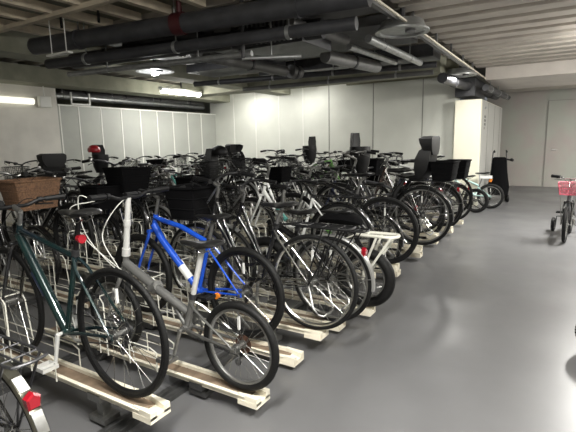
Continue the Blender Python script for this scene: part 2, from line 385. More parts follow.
# ------------------------------------------------------------------ floor tracks and rails
def track(x, y0, y1, lab):
    b = MB()
    for s_ in (-1, 1): b.box((x+s_*.035, (y0+y1)/2, .014), (.012, y1-y0, .028))
    b.box((x, (y0+y1)/2, .004), (.08, y1-y0, .008)); b.box((x-.06, (y0+y1)/2, .006), (.05, y1-y0, .01))
    tag(b.build('floor_track', M_track, smooth=False), lab, 'track', 'steel floor tracks of the bicycle racks')
track(-1.93, .2, 8.6, 'steel floor track under the rear wheels of the nearest row')
track(-2.9, .2, 8.6, 'steel floor track under the front wheels of the nearest row')
track(-4.35, 1.6, 10.6, 'steel floor track under the front wheels of the middle row')
track(-5.25, 1.6, 10.6, 'steel floor track under the rear wheels of the middle row')
def make_rail(h, L=2.0):
    # local: tip at x=0, runs towards -x
    t = empty('bike_rail')
    b = MB(); wd = .10
    b.box((-L/2-.04, 0, h+.004), (L-.08, wd, .008), 1)
    for s_ in (-1, 1):
        b.box((-L/2-.04, s_*wd/2, h+.010), (L-.08, .008, .036)); b.box((-L/2-.04, s_*(wd/2+.009), h+.026), (L-.08, .018, .006))
    b.build('channel', [M_cream, M_rust], t, smooth=False)
    e = MB().box((-.065, 0, h-.012), (.13, .13, .03))
    for s_ in (-1, 1): e.loft([[(0, s_*.066, h-.01), (0, s_*.022, h-.01), (0, s_*.026, h+.03), (0, s_*.064, h+.032)], [(-.13, s_*.062, h-.01), (-.13, s_*.048, h-.01), (-.13, s_*.048, h+.034), (-.13, s_*.062, h+.036)]])
    e.build('end_cap', M_cream, t, smooth=False)
    g = MB(); r = .0042
    for s_ in (-1, 1):
        y = s_*.075
        g.tube([(-.75, y, h+.0), (-.75, y, h+.13), (-.80, y, h+.15), (-1.75, y, h+.15), (-1.8, y, h+.13), (-1.8, y, h)], r, 6)
        g.tube([(-.75, y, h+.09), (-1.8, y, h+.09)], r*.8, 5)
        for x in (-1.0, -1.3, -1.55): g.tube([(x, y, h), (x, y, h+.15)], r, 6)
        g.tube([(-1.22, y, h), (-1.25, y*.8, h+.36), (-1.29, y*.8, h+.40), (-1.5, y*.8, h+.40), (-1.54, y*.8, h+.36), (-1.56, y, h)], r*1.1, 6)
    g.tube([(-1.29, -.06, h+.40), (-1.29, .06, h+.40)], r, 6); g.tube([(-1.5, -.06, h+.40), (-1.5, .06, h+.40)], r, 6)
    g.build('wheel_guard', M_wirew, t)
    for x in (-.45, -1.42):
        q = MB().box((x, 0, h-.02), (.10, .12, .04)); q.box((x, 0, (h+.03)/2), (.05, .05, max(.02, h-.03)))
        q.box((x, 0, .035), (.13, .10, .03))
        q.build('slider', M_track if h < .15 else M_alu, t, smooth=False)
    return t
RAILP = {}
def rail(x, y, h, label, rz=0.):
    k = round(h, 2)
    if k not in RAILP: t = make_rail(h); RAILP[k] = t
    else: t = copy_tree(RAILP[k])
    t.location = (x, y, 0); t.rotation_euler = (0, 0, rz); tag(t, label, 'bike rack rail', 'cream bicycle rack rails'); return t

# ------------------------------------------------------------------ bicycles
def wheel(parent, name, cx, r, tr, rimm=M_alu, tyre=M_tyre, spk=28, knob=False, rimw=.011, far=False, gear=None, yc=0., wide=1.):
    n = 30 if far else 56
    c = (cx, yc, r)
    b = MB(); b.torus(c, r-tr, tr, n, 7 if far else 10, fl=wide)
    if knob:
        for i in range(44):
            a = 2*PI*i/44
            for s_ in (-1, 0, 1):
                R0 = r-tr+tr*math.cos(s_*.75); yy = tr*math.sin(s_*.75)
                aa = a+(.07 if s_ else 0)
                b.box((cx+R0*math.cos(aa), yy, r+R0*math.sin(aa)), (.011, .012, .014), rot=Matrix.Rotation(-aa, 3, 'Y'))
    w_ = b.build(name, tyre, parent)
    rr = r-2*tr+.004
    MB().lathe(c, [(rr+.004, -rimw), (rr+.004, rimw), (rr-.010, rimw), (rr-.017, rimw*.4), (rr-.017, -rimw*.4), (rr-.010, -rimw)], n).build('rim', rimm, w_)
    s_ = MB()
    for i in range(spk):
        a = 2*PI*i/spk; side = 1 if i % 2 else -1; a2 = a+(.55 if (i//2) % 2 else -.55)
        s_.tube([(cx+.02*math.cos(a2), yc+side*.03, r+.02*math.sin(a2)), (cx+(rr-.01)*math.cos(a), yc, r+(rr-.01)*math.sin(a))], .0015 if not far else .0018, 3)
    s_.build('spokes', M_chrome, w_)
    hb = MB().cyl((cx, yc-.04, r), (cx, yc+.04, r), .014, 10); hb.cyl((cx, yc-.032, r), (cx, yc-.028, r), .026, 12); hb.cyl((cx, yc+.028, r), (cx, yc+.032, r), .026, 12); hb.cyl((cx, yc-.065, r), (cx, yc+.065, r), .006, 8)
    for s2_ in (-1, 1): hb.cyl((cx, yc+s2_*.058, r), (cx, yc+s2_*.068, r), .011, 8)
    hb.build('hub', M_alu, w_)
    if gear:
        g = MB(); ng = gear[0]
        for i in range(ng): 
            R0 = gear[1]-i*(gear[1]-.02)/max(ng, 1); g.lathe((cx, 0, r), [(R0, -.034-i*.005), (R0, -.032-i*.005), (.012, -.032-i*.005), (.012, -.034-i*.005)], 26)
        g.build('cassette', gear[2], w_)
    if not far:
        MB().box((cx+.0, yc, r+rr*.62), (.012, .012, .075)).build('wheel_reflector', M_sticker, w_)
    return w_
def fender(parent, name, cx, r, m, a0, a1, wd=.055, off=.016, far=False, stay=None, yc=0):
    R0 = r+off; t = .0025; p = []
    k = [(-1, -.011), (-.75, -.002), (0, 0.), (.75, -.002), (1, -.011)]
    p = [(R0+z, wd/2*s) for s, z in k]+[(R0+z-t, wd/2*s) for s, z in reversed(k)]
    f = MB().lathe((cx, yc, r), p, 14 if far else 26, a0=a0, a1=a1).build(name, m, parent)
    if stay is not None:
        q = MB()
        for s in (-1, 1): q.tube([(cx, s*.06, r), (cx+R0*math.cos(stay)*.97, s*wd*.5, r+R0*math.sin(stay)*.97)], .003, 5)
        q.build('fender_stay', M_alu, f)
    return f
def saddle(parent, x, z, m=M_leather, wd=.085, L=.27):
    rings = []
    prof = [(-.02, .55, .02), (0, .9, .035), (.04, 1, .045), (.09, .85, .045), (.14, .45, .04), (.20, .28, .034), (L-.02, .24, .028), (L, .12, .015)]
    for (dx, w_, h_) in prof:
        ring = []
        for j in range(12):
            a = 2*PI*j/12; yy = math.cos(a)*w_*wd; zz = math.sin(a)
            zz = zz*h_*.4 if zz > 0 else zz*h_*.75*(.5+.5*abs(math.cos(a)))
            ring.append((x-.11+dx, yy, z+zz+(.012 if dx < .05 else 0)))
        rings.append(ring)
    sd = MB().loft(rings).build('saddle', m, parent)
    q = MB()
    for s in (-1, 1): q.tube([(x-.08, s*.03, z-.02), (x-.03, s*.022, z-.045), (x+.05, s*.022, z-.045), (x+.13, s*.01, z-.02)], .0035, 5)
    q.build('saddle_rail', M_chrome, sd); return sd
def wire_basket(parent, name, c, sx, sy, h, m, taper=.8, nx=11, nh=7, r=.0024, solid=None, far=False):
    x, y, z = c; b = MB()
    def ringpts(t):
        k = taper+(1-taper)*t; a, q = sx/2*k, sy/2*k; cr = .25
        pts = []
        for (cx_, cy_, a0) in ((a-.03, q-.03, 0), (-a+.03, q-.03, PI/2), (-a+.03, -q+.03, PI), (a-.03, -q+.03, 1.5*PI)):
            for i in range(3): an = a0+i*PI/4; pts.append((x+cx_+.03*math.cos(an), y+cy_+.03*math.sin(an), z+h*t))
        return pts
    if solid:
        outer = [ringpts(t) for t in (0, .5, 1)]; inner = [[(x+(p[0]-x)*.94, y+(p[1]-y)*.94, max(p[2], z+.01)) for p in rg] for rg in (outer[2], outer[1], outer[0])]
        b.loft(outer+inner, 0, True)
        nm = b.build(name, m, parent, smooth=True)
        q = MB().tube(ringpts(1.0), .012, 8, closed=True)
        for t in (0.02, .34, .67): q.tube(ringpts(t), .006, 6, closed=True)
        q.build('basket_rim', m, nm)
        return nm
    for i in range(nh+1): b.tube(ringpts(i/nh), r*(2.2 if i == nh else 1), 4, closed=True)
    for i in range(nx+1):
        f = -1+2*i/nx
        for s in (-1, 1):
            b.tube([(x+f*sx/2*taper, y+s*sy/2*taper, z), (x+f*sx/2, y+s*sy/2, z+h)], r, 3)
            b.tube([(x+s*sx/2*taper, y+f*sy/2*taper, z), (x+s*sx/2, y+f*sy/2, z+h)], r, 3)
        b.tube([(x+f*sx/2*taper, y-sy/2*taper, z), (x+f*sx/2*taper, y+sy/2*taper, z)], r, 3)
        b.tube([(x-sx/2*taper, y+f*sy/2*taper, z), (x+sx/2*taper, y+f*sy/2*taper, z)], r, 3)
    return b.build(name, m, parent)
def child_seat(parent, x, z, m=M_black, head=True):
    # rear seat facing forwards (+x); x,z: middle of the seat base
    b = MB(); rings = []
    for (dx, dz, w_, dp) in ((.17, .02, .14, .06), (.02, .0, .165, .06), (-.10, .02, .175, .08), (-.15, .10, .185, .14), (-.17, .20, .19, .15), (-.18, .29, .175, .12), (-.19, .34, .15, .06)):
        rings.append([(x+dx, -w_, z+dz), (x+dx+dp, -w_*1.05, z+dz+.03), (x+dx+dp*.3, -w_*.8, z+dz+.02), (x+dx+.02, 0, z+dz+.015), (x+dx+dp*.3, w_*.8, z+dz+.02), (x+dx+dp, w_*1.05, z+dz+.03), (x+dx, w_, z+dz), (x+dx-.02, 0, z+dz-.02)])
    b.loft(rings); cs = b.build('child_seat', m, parent)
    if head:
        h = MB(); rr = []
        for (dz, w_, q_) in ((.27, .13, .06), (.33, .17, .10), (.40, .19, .13), (.45, .19, .14), (.475, .15, .10)):
            rr.append([(x-.20, -w_, z+dz), (x-.20+q_, -w_*1.08, z+dz), (x-.21+q_, -w_*.92, z+dz), (x-.18, -w_*.75, z+dz), (x-.18, w_*.75, z+dz), (x-.21+q_, w_*.92, z+dz), (x-.20+q_, w_*1.08, z+dz), (x-.20, w_, z+dz), (x-.225, 0, z+dz)])
        h.loft(rr); h.build('headrest', m, cs)
    g = MB()
    for s in (-1, 1):
        g.tube([(x+.10, s*.15, z+.0), (x+.2, s*.17, z-.15), (x+.24, s*.17, z-.34)], [.02, .03, .035], 8)
        g.box((x+.27, s*.17, z-.36), (.14, .08, .03))
    g.tube([(x-.05, -.17, z+.2), (x+.14, -.16, z+.2), (x+.17, -.1, z+.2), (x+.17, .1, z+.2), (x+.14, .16, z+.2), (x-.05, .17, z+.2)], .013, 7)
    g.build('foot_guard', m, cs); return cs

def bike(kind='city', paint='silver', r=.345, tr=.018, wb=1.06, rimm=M_alu, tyre=M_tyre, bar='swept', fend=None, fender_part=True,
         rack=None, basket=None, rear_basket=None, child=None, cofs=(-.06, .13), front_child=None, far=False, gear=(1, .04, M_steel), cable=M_black, grip=M_black,
         lean=0, saddle_h=None, steer_post=None, knob=False, reflector=True, lamp=True, wide=1., kick=True, fork_m=None, sw=.085, seatm=M_leather, spk=28,
         post_m=M_alu, barm=M_alu, guard=None, stay_m=None, hh=None, rack_bag=None, crank_a=-1.5, decal=None, sus=False, fend_a=(.10, 2.7), band=None):
    P = PAINT[paint]; FK = fork_m or P
    if far and barm is M_alu: barm = M_steel
    if far and rimm is M_alu: rimm = M_steel
    t = empty('bicycle')
    gg = gear
    wheel(t, 'rear_wheel', 0, r, tr, rimm, tyre, spk, knob, far=far, gear=gg, wide=wide)
    wheel(t, 'front_wheel', wb, r, tr, rimm, tyre, spk, knob, far=far, wide=wide)
    bb = Vector((.43 if r > .3 else .37, 0, max(.27, r-.05))); 
    if kind == 'fold': bb = Vector((.40, 0, .29))
    if kind == 'diamond': bb = Vector((.46, 0, r-.085))
    if kind == 'kid': bb = Vector((.30, 0, r+.01))
    sta = Vector((-.30, 0, .954))
    hb = Vector((wb-.17+ (0 if r > .3 else .03), 0, 2*r+.06)); hd = Vector((-.31, 0, .951)) if kind != 'fold' else Vector((-.17, 0, .985)); hl = {'mtb': .12, 'diamond': .10, 'city': .17, 'step': .17, 'fold': .10, 'kid': .10}[kind]
    ht = hb+hd*hl
    tl = {'diamond': .50, 'mtb': .42, 'city': .46, 'step': .44, 'fold': .22, 'kid': .22}[kind]
    st = bb+sta*tl
    n = 8 if far else 12
    f = MB()
    f.tube([bb, st], .0155 if kind != 'fold' else .019, n)
    f.tube([ht, hb], .019, n)
    f.cyl(bb+Vector((0, -.035, 0)), bb+Vector((0, .035, 0)), .021, n)
    if kind == 'diamond':
        f.tube([st-sta*.03, ht-hd*.03], .015, n); f.tube([bb, hb+hd*.035], .028, n)
    elif kind == 'mtb':
        f.tube([st-sta*.02, st+(ht-st)*.5+Vector((0, 0, .0)), ht-hd*.03], .020, n); f.tube([bb, bb+(hb-bb)*.8, hb+hd*.03], [.026, .029, .031], n)
    elif kind in ('city', 'step'):
        f.tube(curve([bb+sta*.16, bb+Vector((.18, 0, .12)), bb+(hb-bb)*.7+Vector((0, 0, .05)), ht-hd*.03], 5), .0145, n)
        f.tube(curve([bb, bb+Vector((.16, 0, .02)), bb+(hb-bb)*.7+Vector((0, 0, -.03)), hb+hd*.03], 5), .0185, n)
        if kind == 'step': f.tube([bb+sta*.26, bb+Vector((.17, 0, .14))], .009, n)
    elif kind == 'fold':
        a = bb+Vector((-.02, 0, .10)); c = (a+hb)/2+Vector((0, 0, .02))
        f.tube([a, c, hb+hd*.05], [.024, .030, .028], n)
        f.cyl(c+Vector((-.03, 0, .012)), c+Vector((.03, 0, -.012)), .037, n)
        f.tube([bb, a+Vector((.12, 0, .03))], .014, n)
    else:
        f.tube([st, ht], .021, n); f.tube(curve([bb, bb+(hb-bb)*.5+Vector((0, 0, -.03)), hb], 5), .026, n)
    fr = f.build('frame', P, t)
    # rear triangle
    q = MB(); sst = st-sta*.03 if kind in ('diamond', 'mtb') else bb+sta*(tl-.04)
    for s in (-1, 1):
        q.tube([bb+Vector((-.02, s*.03, 0)), (bb.x*.55, s*.045, bb.z*.45+r*.55), (0, s*.06, r)], [.011, .010, .007], 7)
        q.tube([sst+Vector((0, s*.012, 0)), sst+(Vector((0, 0, r))-sst)*.15+Vector((0, s*.035, 0)), (0, s*.06, r)], [.008, .0085, .006], 7)
        q.box((0, s*.06, r), (.035, .006, .03))
    q.build('rear_stay', stay_m or (P if kind != 'fold' else M_alu), fr)
    if decal:
        dmid = bb+(hb-bb)*.55; dd = (hb-bb).normalized()
        e = MB().tube([dmid-dd*.10, dmid+dd*.06], (.0256 if kind != 'diamond' else .0286), n); e.build('frame_decal', decal, fr)
    if band:
        dmid = bb+(hb-bb)*.28; dd = (hb-bb).normalized()
        MB().tube([dmid-dd*.06, dmid+dd*.06], (.0256 if kind != 'mtb' else .0305), n).build('frame_decal', band, fr)
    # fork
    q = MB(); crown = hb-hd*.02
    for s in (-1, 1):
        if sus:
            q.tube([crown+Vector((0, s*.055, 0)), crown+Vector((.03, s*.055, -.14))], .014, n); q.tube([crown+Vector((.03, s*.055, -.13)), (wb, s*.055, r)], [.019, .015], n)
        else:
            q.tube(curve([crown+Vector((0, s*.035, 0)), crown+Vector((.012, s*.05, -.06)), (wb-.05, s*.052, r+.12), (wb, s*.055, r)], 4), [.013]*6+[.011]*4+[.008]*3, 8)
    q.cyl(crown+Vector((0, -.055, 0)), crown+Vector((0, .055, 0)), .015, n); fk = q.build('fork', FK, t)
    # steering column, handlebar
    hz = hh or {'mtb': .98, 'diamond': .97, 'city': 1.02, 'step': 1.04, 'fold': 1.02, 'kid': .72}[kind]
    kx = hd*((hz-ht.z)/hd.z); top = ht+kx
    sm = MB(); 
    if kind == 'fold' or steer_post:
        sm.tube([ht, top], [.021, .017], n); sm.cyl(ht+Vector((0, 0, 0)), ht+hd*.05, .027, n); sm.cyl(ht+hd*.2, ht+hd*.24, .023, n); fwd = 0.
    else: sm.tube([ht, ht+hd*max(.03, (hz-.03-ht.z))], .014, n); fwd = .06 if kind != 'diamond' else .08
    bc = Vector((top.x+fwd, 0, hz)); sm.tube([top-hd*.03, bc], .015, n); sm.build('stem', M_alu if not steer_post else M_post, t)
    if kind == 'kid': W = .24
    else: W = {'flat': .30, 'swept': .26, 'drop': .21}[bar]
    ends = []
    if bar == 'flat': half = [(0, 0, 0), (0, .08, .0), (-.01, .16, .025), (-.04, W, .03)]
    elif bar == 'drop': half = [(0, 0, 0), (0, W*.8, 0), (.05, W, 0), (.10, W, -.03), (.10, W, -.10), (.03, W+.01, -.14), (-.04, W+.01, -.14)]
    else: half = [(0, 0, 0), (.03, .09, .03), (.02, .19, .055), (-.06, W, .06), (-.20, W+.01, .04)]
    hbm = MB(); L_ = curve([bc+Vector((p[0], -p[1], p[2])) for p in reversed(half)][:-1]+[bc]+[bc+Vector(p) for p in half[1:]], 4)
    hbm.tube(L_, .0115, 8); hbo = hbm.build('handlebar', barm, t)
    for s in (-1, 1):
        p1 = Vector(half[-1]); p0 = Vector(half[-2]); dd = (p1-p0).normalized(); p0 = p1-dd*.12
        a = bc+Vector((p0.x, s*p0.y, p0.z)); e = bc+Vector((p1.x, s*p1.y, p1.z))
        MB().tube([a, e], [.0165 if kind != 'kid' else .022, .018 if kind != 'kid' else .024], 8).build('grip', grip, hbo)
        off = Vector((.045, 0, -.03)); ee = a+(a-e)*.25
        lv = MB().tube([ee, ee+off, ee+off+(e-a)*.85+Vector((0, 0, -.01))], [.009, .007, .005], 6); lv.cyl(ee-(e-a)*.1, ee+(e-a)*.12, .017, 8); lv.build('brake_lever', M_alu if barm != M_black else M_black, hbo)
    cb = MB()
    a = bc+Vector((.04, -W*.7, .0)); b_ = bc+Vector((.04, W*.7, .0)); rcb = .0028 if not far else .0032
    if cable is M_cablew:
        cb.tube(curve([b_, bc+Vector((.20, W*.9, -.05)), bc+Vector((.25, .16, -.25)), bc+Vector((.14, .06, -.42)), hb+Vector((-.04, .04, .0))], 6), .0032, 6)
        cb.tube(curve([a, bc+Vector((.17, -W*.3, -.04)), bc+Vector((.22, .05, -.25)), bc+Vector((.12, .03, -.45)), hb+Vector((.03, 0, -.05))], 6), .0032, 6)
        cb.tube(curve([b_, bc+Vector((.15, W*.8, .02)), bc+Vector((.20, .18, -.22)), bc+Vector((.10, .07, -.45)), hb+Vector((-.14, .03, -.06))], 6), .0028, 6)
    else:
        cb.tube(curve([b_, bc+Vector((.10, W*.5, -.02)), bc+Vector((.10, .02, -.12)), hb+Vector((.0, .02, .05)), hb+Vector((.02, 0, -.05))], 5), rcb, 5)
        cb.tube(curve([a, bc+Vector((.11, -W*.4, .02)), bc+Vector((.09, .03, -.12)), ht+Vector((-.08, .02, -.06))], 5), rcb, 5)
    cb.build('brake_cable', cable, t)
    if lamp and kind != 'kid':
        MB().tube([bc+Vector((.03, .05, .02)), bc+Vector((.10, .05, .02))], [.018, .026], 10).build('head_lamp', M_black, t)
    # saddle
    sh = saddle_h or {'mtb': .93, 'diamond': .95, 'city': .86, 'step': .85, 'fold': .88, 'kid': .6}[kind]
    sp = bb+sta*((sh-.04-bb.z)/sta.z)
    MB().tube([st-sta*.03, sp], .0135 if kind != 'fold' else .0165, n).build('seat_post', post_m, t)
    MB().cyl(st-sta*.02, st+sta*.015, .021, n).build('seat_clamp', M_steel, t)
    saddle(t, sp.x, sh, seatm, wd=sw)
    # drivetrain
    cr = MB(); R0 = .085 if kind != 'kid' else .055
    cr.lathe((bb.x, 0, bb.z), [(R0, -.052), (R0, -.048), (R0-.018, -.048), (R0-.018, -.052)], 28)
    for i in range(5): a = 2*PI*i/5; cr.tube([(bb.x, -.05, bb.z), (bb.x+(R0-.01)*math.cos(a), -.05, bb.z+(R0-.01)*math.sin(a))], .006, 5)
    cl = .165 if kind != 'kid' else .09
    for s, a in ((1, crank_a), (-1, crank_a+PI)):
        e = Vector((bb.x+cl*math.cos(a), s*.075, bb.z+cl*math.sin(a)))
        cr.tube([(bb.x, s*.058, bb.z), e], [.013, .010], 8)
    cr.cyl((bb.x, -.07, bb.z), (bb.x, .07, bb.z), .011, 8); cro = cr.build('crankset', (M_post if kind == 'diamond' else M_alu) if not far else M_steel, t)
    for s, a in ((1, crank_a), (-1, crank_a+PI)):
        e = Vector((bb.x+cl*math.cos(a), s*.08, bb.z+cl*math.sin(a))); pd = MB()
        for dx in (-.04, .04): pd.box(e+Vector((dx, s*.05, 0)), (.012, .09, .022))
        for dy in (.008, .09): pd.box(e+Vector((0, s*dy, 0)), (.08, .008, .022))
        pd.cyl(e, e+Vector((0, s*.09, 0)), .009, 8); pd.build('pedal', (M_post if kind == 'diamond' else M_alu) if (s == 1 and not far) else M_black, cro, smooth=False)
    gR = gg[1]*.8 if gg else .04; ch = MB()
    ch.tube([(bb.x, -.05, bb.z+R0), (0, -.045, r+gR)], .004, 4); ch.tube([(bb.x, -.05, bb.z-R0), (.05 if gg and gg[0] > 1 else 0, -.045, r-(gR if not (gg and gg[0] > 1) else .09))], .004, 4)
    ch.build('chain', M_steel, t)
    if gg and gg[0] > 1:
        dr = MB().tube([(0.01, -.055, r-.02), (.02, -.065, r-.07), (.055, -.05, r-.13)], [.012, .012, .006], 7); dr.lathe((.055, -.05, r-.13), [(.022, -.004), (.022, .004), (.004, .004), (.004, -.004)], 14); dr.lathe((.03, -.05, r-.07), [(.02, -.004), (.02, .004), (.004, .004), (.004, -.004)], 14)
        dr.build('derailleur', M_steel, t)
    if guard:
        g = MB().loft([[(0+.0, -.062, r+.03), (0, -.062, r-.03), (0, -.072, r-.03), (0, -.072, r+.03)], [(bb.x+.02, -.062, bb.z+.105), (bb.x+.02, -.062, bb.z+.0), (bb.x+.02, -.074, bb.z), (bb.x+.02, -.074, bb.z+.105)], [(bb.x+.11, -.062, bb.z+.04), (bb.x+.11, -.062, bb.z-.02), (bb.x+.11, -.072, bb.z-.02), (bb.x+.11, -.072, bb.z+.04)]])
        g.build('chain_guard', guard, t, smooth=False)
    if fend:
        fr_ = fender(t, 'rear_fender', 0, r, fend, fend_a[0]*PI/1 if False else .12, 0, 0) if False else fender(t, 'rear_fender', 0, r, fend, .35, PI+.02+fend_a[0], far=far, stay=PI-.15)
        fender(t, 'front_fender', wb, r, fend, -.25, 2.1, far=far, stay=.1)
        if reflector:
            a = PI-.72; e = Vector((math.cos(a)*(r+.032), 0, r+(r+.032)*math.sin(a)))
            MB().loft([[(e.x+dx*sc_-.0, e.y+yy*sc_, e.z+zz*sc_) for (yy, zz) in ((-.022, -.03), (.022, -.03), (.027, .015), (0, .035), (-.027, .015))] for dx, sc_ in ((.02, 1), (-.006, 1), (-.016, .75))]).build('rear_reflector', M_refl, fr_)
    elif reflector:
        e = sp-sta*.10+Vector((-.035, 0, 0)); q = MB().tube([e+Vector((.02, 0, 0)), e+Vector((-.012, 0, 0))], [.021, .024], 12); q.build('rear_reflector', M_refl, t)
    if rack:
        q = MB(); z = 2*r+.065+(.05 if rack is M_wirew else 0); rw = .06; x0, x1 = (-.30 if rack is not M_wirew else -.27), (.14 if rack is not M_wirew else .06)
        q.tube(curve([(x1, rw*.6, z), (x1-.05, rw, z), (x0+.05, rw*1.15, z), (x0, rw*.6, z), (x0, -rw*.6, z), (x0+.05, -rw*1.15, z), (x1-.05, -rw, z), (x1, -rw*.6, z)], 3), .0065 if rack is not M_wirew else .014, 8)
        for x in ((-.22, -.1, .02, .1) if rack is not M_wirew else (-.02,)): q.tube([(x, -rw*1.1, z), (x, rw*1.1, z)], .004, 5)
        for y in ((-.025, .025) if rack is not M_wirew else ()): q.tube([(x0, y, z), (x1, y, z)], .004, 5)
        for s in (-1, 1):
            q.tube([(-.12, s*rw*1.1, z), (-.02, s*.07, r+.12), (0, s*.065, r)], .0055 if rack is not M_wirew else .011, 6)
            q.tube([(-.24, s*rw*1.1, z), (0, s*.068, r)], .0055 if rack is not M_wirew else .011, 6)
            q.tube([(x1, s*rw*.6, z), (st.x+.02, s*.02, min(st.z, z+.03))], .0045, 5)
        q.build('rear_rack', rack, t)
    if rack_bag:
        z = 2*r+.08; rr = []
        for (dx, w_, h_) in ((.04, .04, .05), (.08, .09, .09), (.2, .12, .12), (.36, .08, .09), (.42, .04, .05)):
            rr.append([(dx, w_*math.cos(2*PI*j/10), z+.10+h_*.5+h_*.5*math.sin(2*PI*j/10)) for j in range(10)])
        MB().loft(rr).build('rack_bag', rack_bag, t)
    if kick:
        q = MB()
        if kind in ('city', 'step', 'fold'):
            for s in (-1, 1): q.tube([(0, s*.06, r-.01), (-.05, s*.09, r*.55), (-.10, s*.11, .16)], .007, 6)
            q.tube([(-.10, -.11, .16), (-.12, -.07, .14), (-.12, .07, .14), (-.10, .11, .16)], .007, 6)
        else: q.tube([(.12, .05, r-.02), (-.02, .085, r*.5+.02), (-.12, .11, r*.4)], .008, 6)
        q.build('kickstand', M_alu if not far else M_steel, t)
    if basket:
        m_, solid, sx, sy, h_ = basket; z = hz-.06-h_*.9
        wire_basket(t, 'front_basket', (bc.x+.06+sx/2, 0, z), sx, sy, h_, m_, solid=solid)
        q = MB()
        for s in (-1, 1): q.tube([(bc.x+.12, s*.1, z), (wb, s*.06, r)], .004, 5)
        q.tube([top, (bc.x+.1, 0, z+.1)], .008, 6); q.build('basket_stay', M_alu, t)
    if rear_basket:
        m_, solid, sx, sy, h_ = rear_basket
        wire_basket(t, 'rear_basket', (-.24, 0, 2*r+.08), sx, sy, h_, m_, solid=solid)
    if child: child_seat(t, cofs[0], 2*r+cofs[1], m=child)
    if front_child:
        b = MB(); x, z = bc.x-.02, hz-.02; rr = []
        for (dz, sx, sy) in ((-.22, .09, .10), (-.1, .13, .14), (.05, .15, .16), (.14, .14, .16)):
            rr.append([(x+sx*math.cos(2*PI*j/12), sy*math.sin(2*PI*j/12), z+dz) for j in range(12)])
        for (dz, sx, sy) in ((.14, .12, .135), (-.05, .10, .11)):
            rr.append([(x+sx*math.cos(2*PI*j/12), sy*math.sin(2*PI*j/12), z+dz) for j in range(12)])
        cs = b.loft(rr).build('front_child_seat', front_child, t)
        MB().loft([[(x+.10+q_*.3, w_*k, z+dz) for k, q_ in ((-1, -.15), (-.5, 0), (.5, 0), (1, -.15), (.5, .06), (-.5, .06))] for dz, w_ in ((.1, .14), (.22, .15), (.33, .11))]).build('headrest', front_child, cs)
    return t
def place(t, x, y, z, yaw=0, lean=0, label='', group=None, pitch=0.):
    t.location = (x, y, z); t.rotation_euler = (math.radians(lean), math.radians(pitch), PI+math.radians(yaw)); tag(t, label, 'bicycle', group); return t
def face(t, x, y, z, yaw=0, lean=0, label='', group=None):
    t.location = (x, y, z); t.rotation_euler = (math.radians(lean), 0, math.radians(yaw)); tag(t, label, 'bicycle', group); return t

# ================================================================== nearest row, rear wheels to the aisle
WB = (M_black, None, .29, .34, .23); BAGB = (M_fabric, True, .32, .36, .25)
GA = 'bicycles in the nearest rack row'
t = bike('city', 'black', r=.34, tr=.02, fend=PAINT['bronze'], rack=M_steel, basket=WB, hh=.98, saddle_h=.84, gear=(1, .04, M_steel))
place(t, -1.88, .80, .0, label='dark bicycle with a bronze grey fender and big red reflector at the lower left corner', group=GA)
f_ = [c for c in t.children if c.name.startswith('rear_fender')][0]
MB().lathe((0, 0, .34), [(.359, -.018), (.359, .018), (.3565, .018), (.3565, -.018)], 5, a0=PI-1.05, a1=PI-.86).build('fender_label', M_sticker, f_)
MB().lathe((0, 0, .34), [(.359, -.02), (.359, .02), (.3565, .02), (.3565, -.02)], 5, a0=PI-.62, a1=PI-.38).build('fender_band', M_alu, f_)

GREEN = place(bike('diamond', 'green', r=.345, tr=.015, bar='flat', rimm=M_black, gear=(7, .05, M_steel), wb=1.03, cable=M_black, spk=24, sw=.075, saddle_h=.95, hh=.95, decal=PAINT['navy'], fork_m=PAINT['black'], barm=M_black, kick=False, crank_a=-1.45, post_m=M_black), -1.88, 1.40, .21,
      label='dark green bicycle with black rims and a red light under its saddle', group=GA); rail(-1.62, 1.40, .19, 'cream rail nearest the camera, under the dark green bicycle')
t = place(bike('fold', 'pewter', r=.26, tr=.022, wb=1.06, bar='flat', gear=(7, .055, M_rustgear), cable=M_cablew, steer_post=True, reflector=False, hh=1.06, saddle_h=.82, rimm=M_alu, lean=0, sw=.08, lamp=False, kick=False, barm=M_black, post_m=M_post, crank_a=-1.3), -1.48, 1.87, .12,
      label='grey folding bicycle with small wheels, tall silver post and pale curling cables', group=GA); rail(-1.33, 1.87, .10, 'cream rail under the grey folding bicycle')
t = place(bike('mtb', 'blue', r=.335, tr=.024, wb=1.05, bar='flat', rimm=M_black, gear=(7, .05, M_steel), sus=False, reflector=False, band=M_sticker, barm=M_black, kick=True, saddle_h=.86, hh=1.0), -1.87, 2.44, .12,
      label='bright blue mountain bicycle behind the grey folding bicycle', group=GA); rail(-1.42, 2.42, .07, 'cream rail under the bright blue bicycle')
MB().cyl((0.20, .05, .30), (.20, .075, .30), .022, 12).build('side_reflector', M_org, t)
t = place(bike('city', 'black', stay_m=M_chrome, barm=M_black, r=.345, tr=.017, bar='swept', rimm=M_chrome, fend=None, rack=M_black, gear=(1, .04, M_steel), basket=BAGB, sw=.10, saddle_h=.88, fork_m=M_chrome, reflector=False), -1.45, 2.68, .18,
      label='black city bicycle with bright rims and silver stays, its soft front basket black', group=GA); rail(-1.36, 2.68, .16, 'cream rail under the black city bicycle with silver stays')
t = place(bike('city', 'black', barm=M_black, r=.345, tr=.018, bar='swept', fend=PAINT['silver'], rack=M_black, basket=WB, sw=.10, saddle_h=.86), -1.50, 3.07, .09,
      label='black city bicycle with a silver fender and red reflector, left of the fat tyred one', group=GA); rail(-1.40, 3.07, .07, 'cream rail under the silver fendered city bicycle')
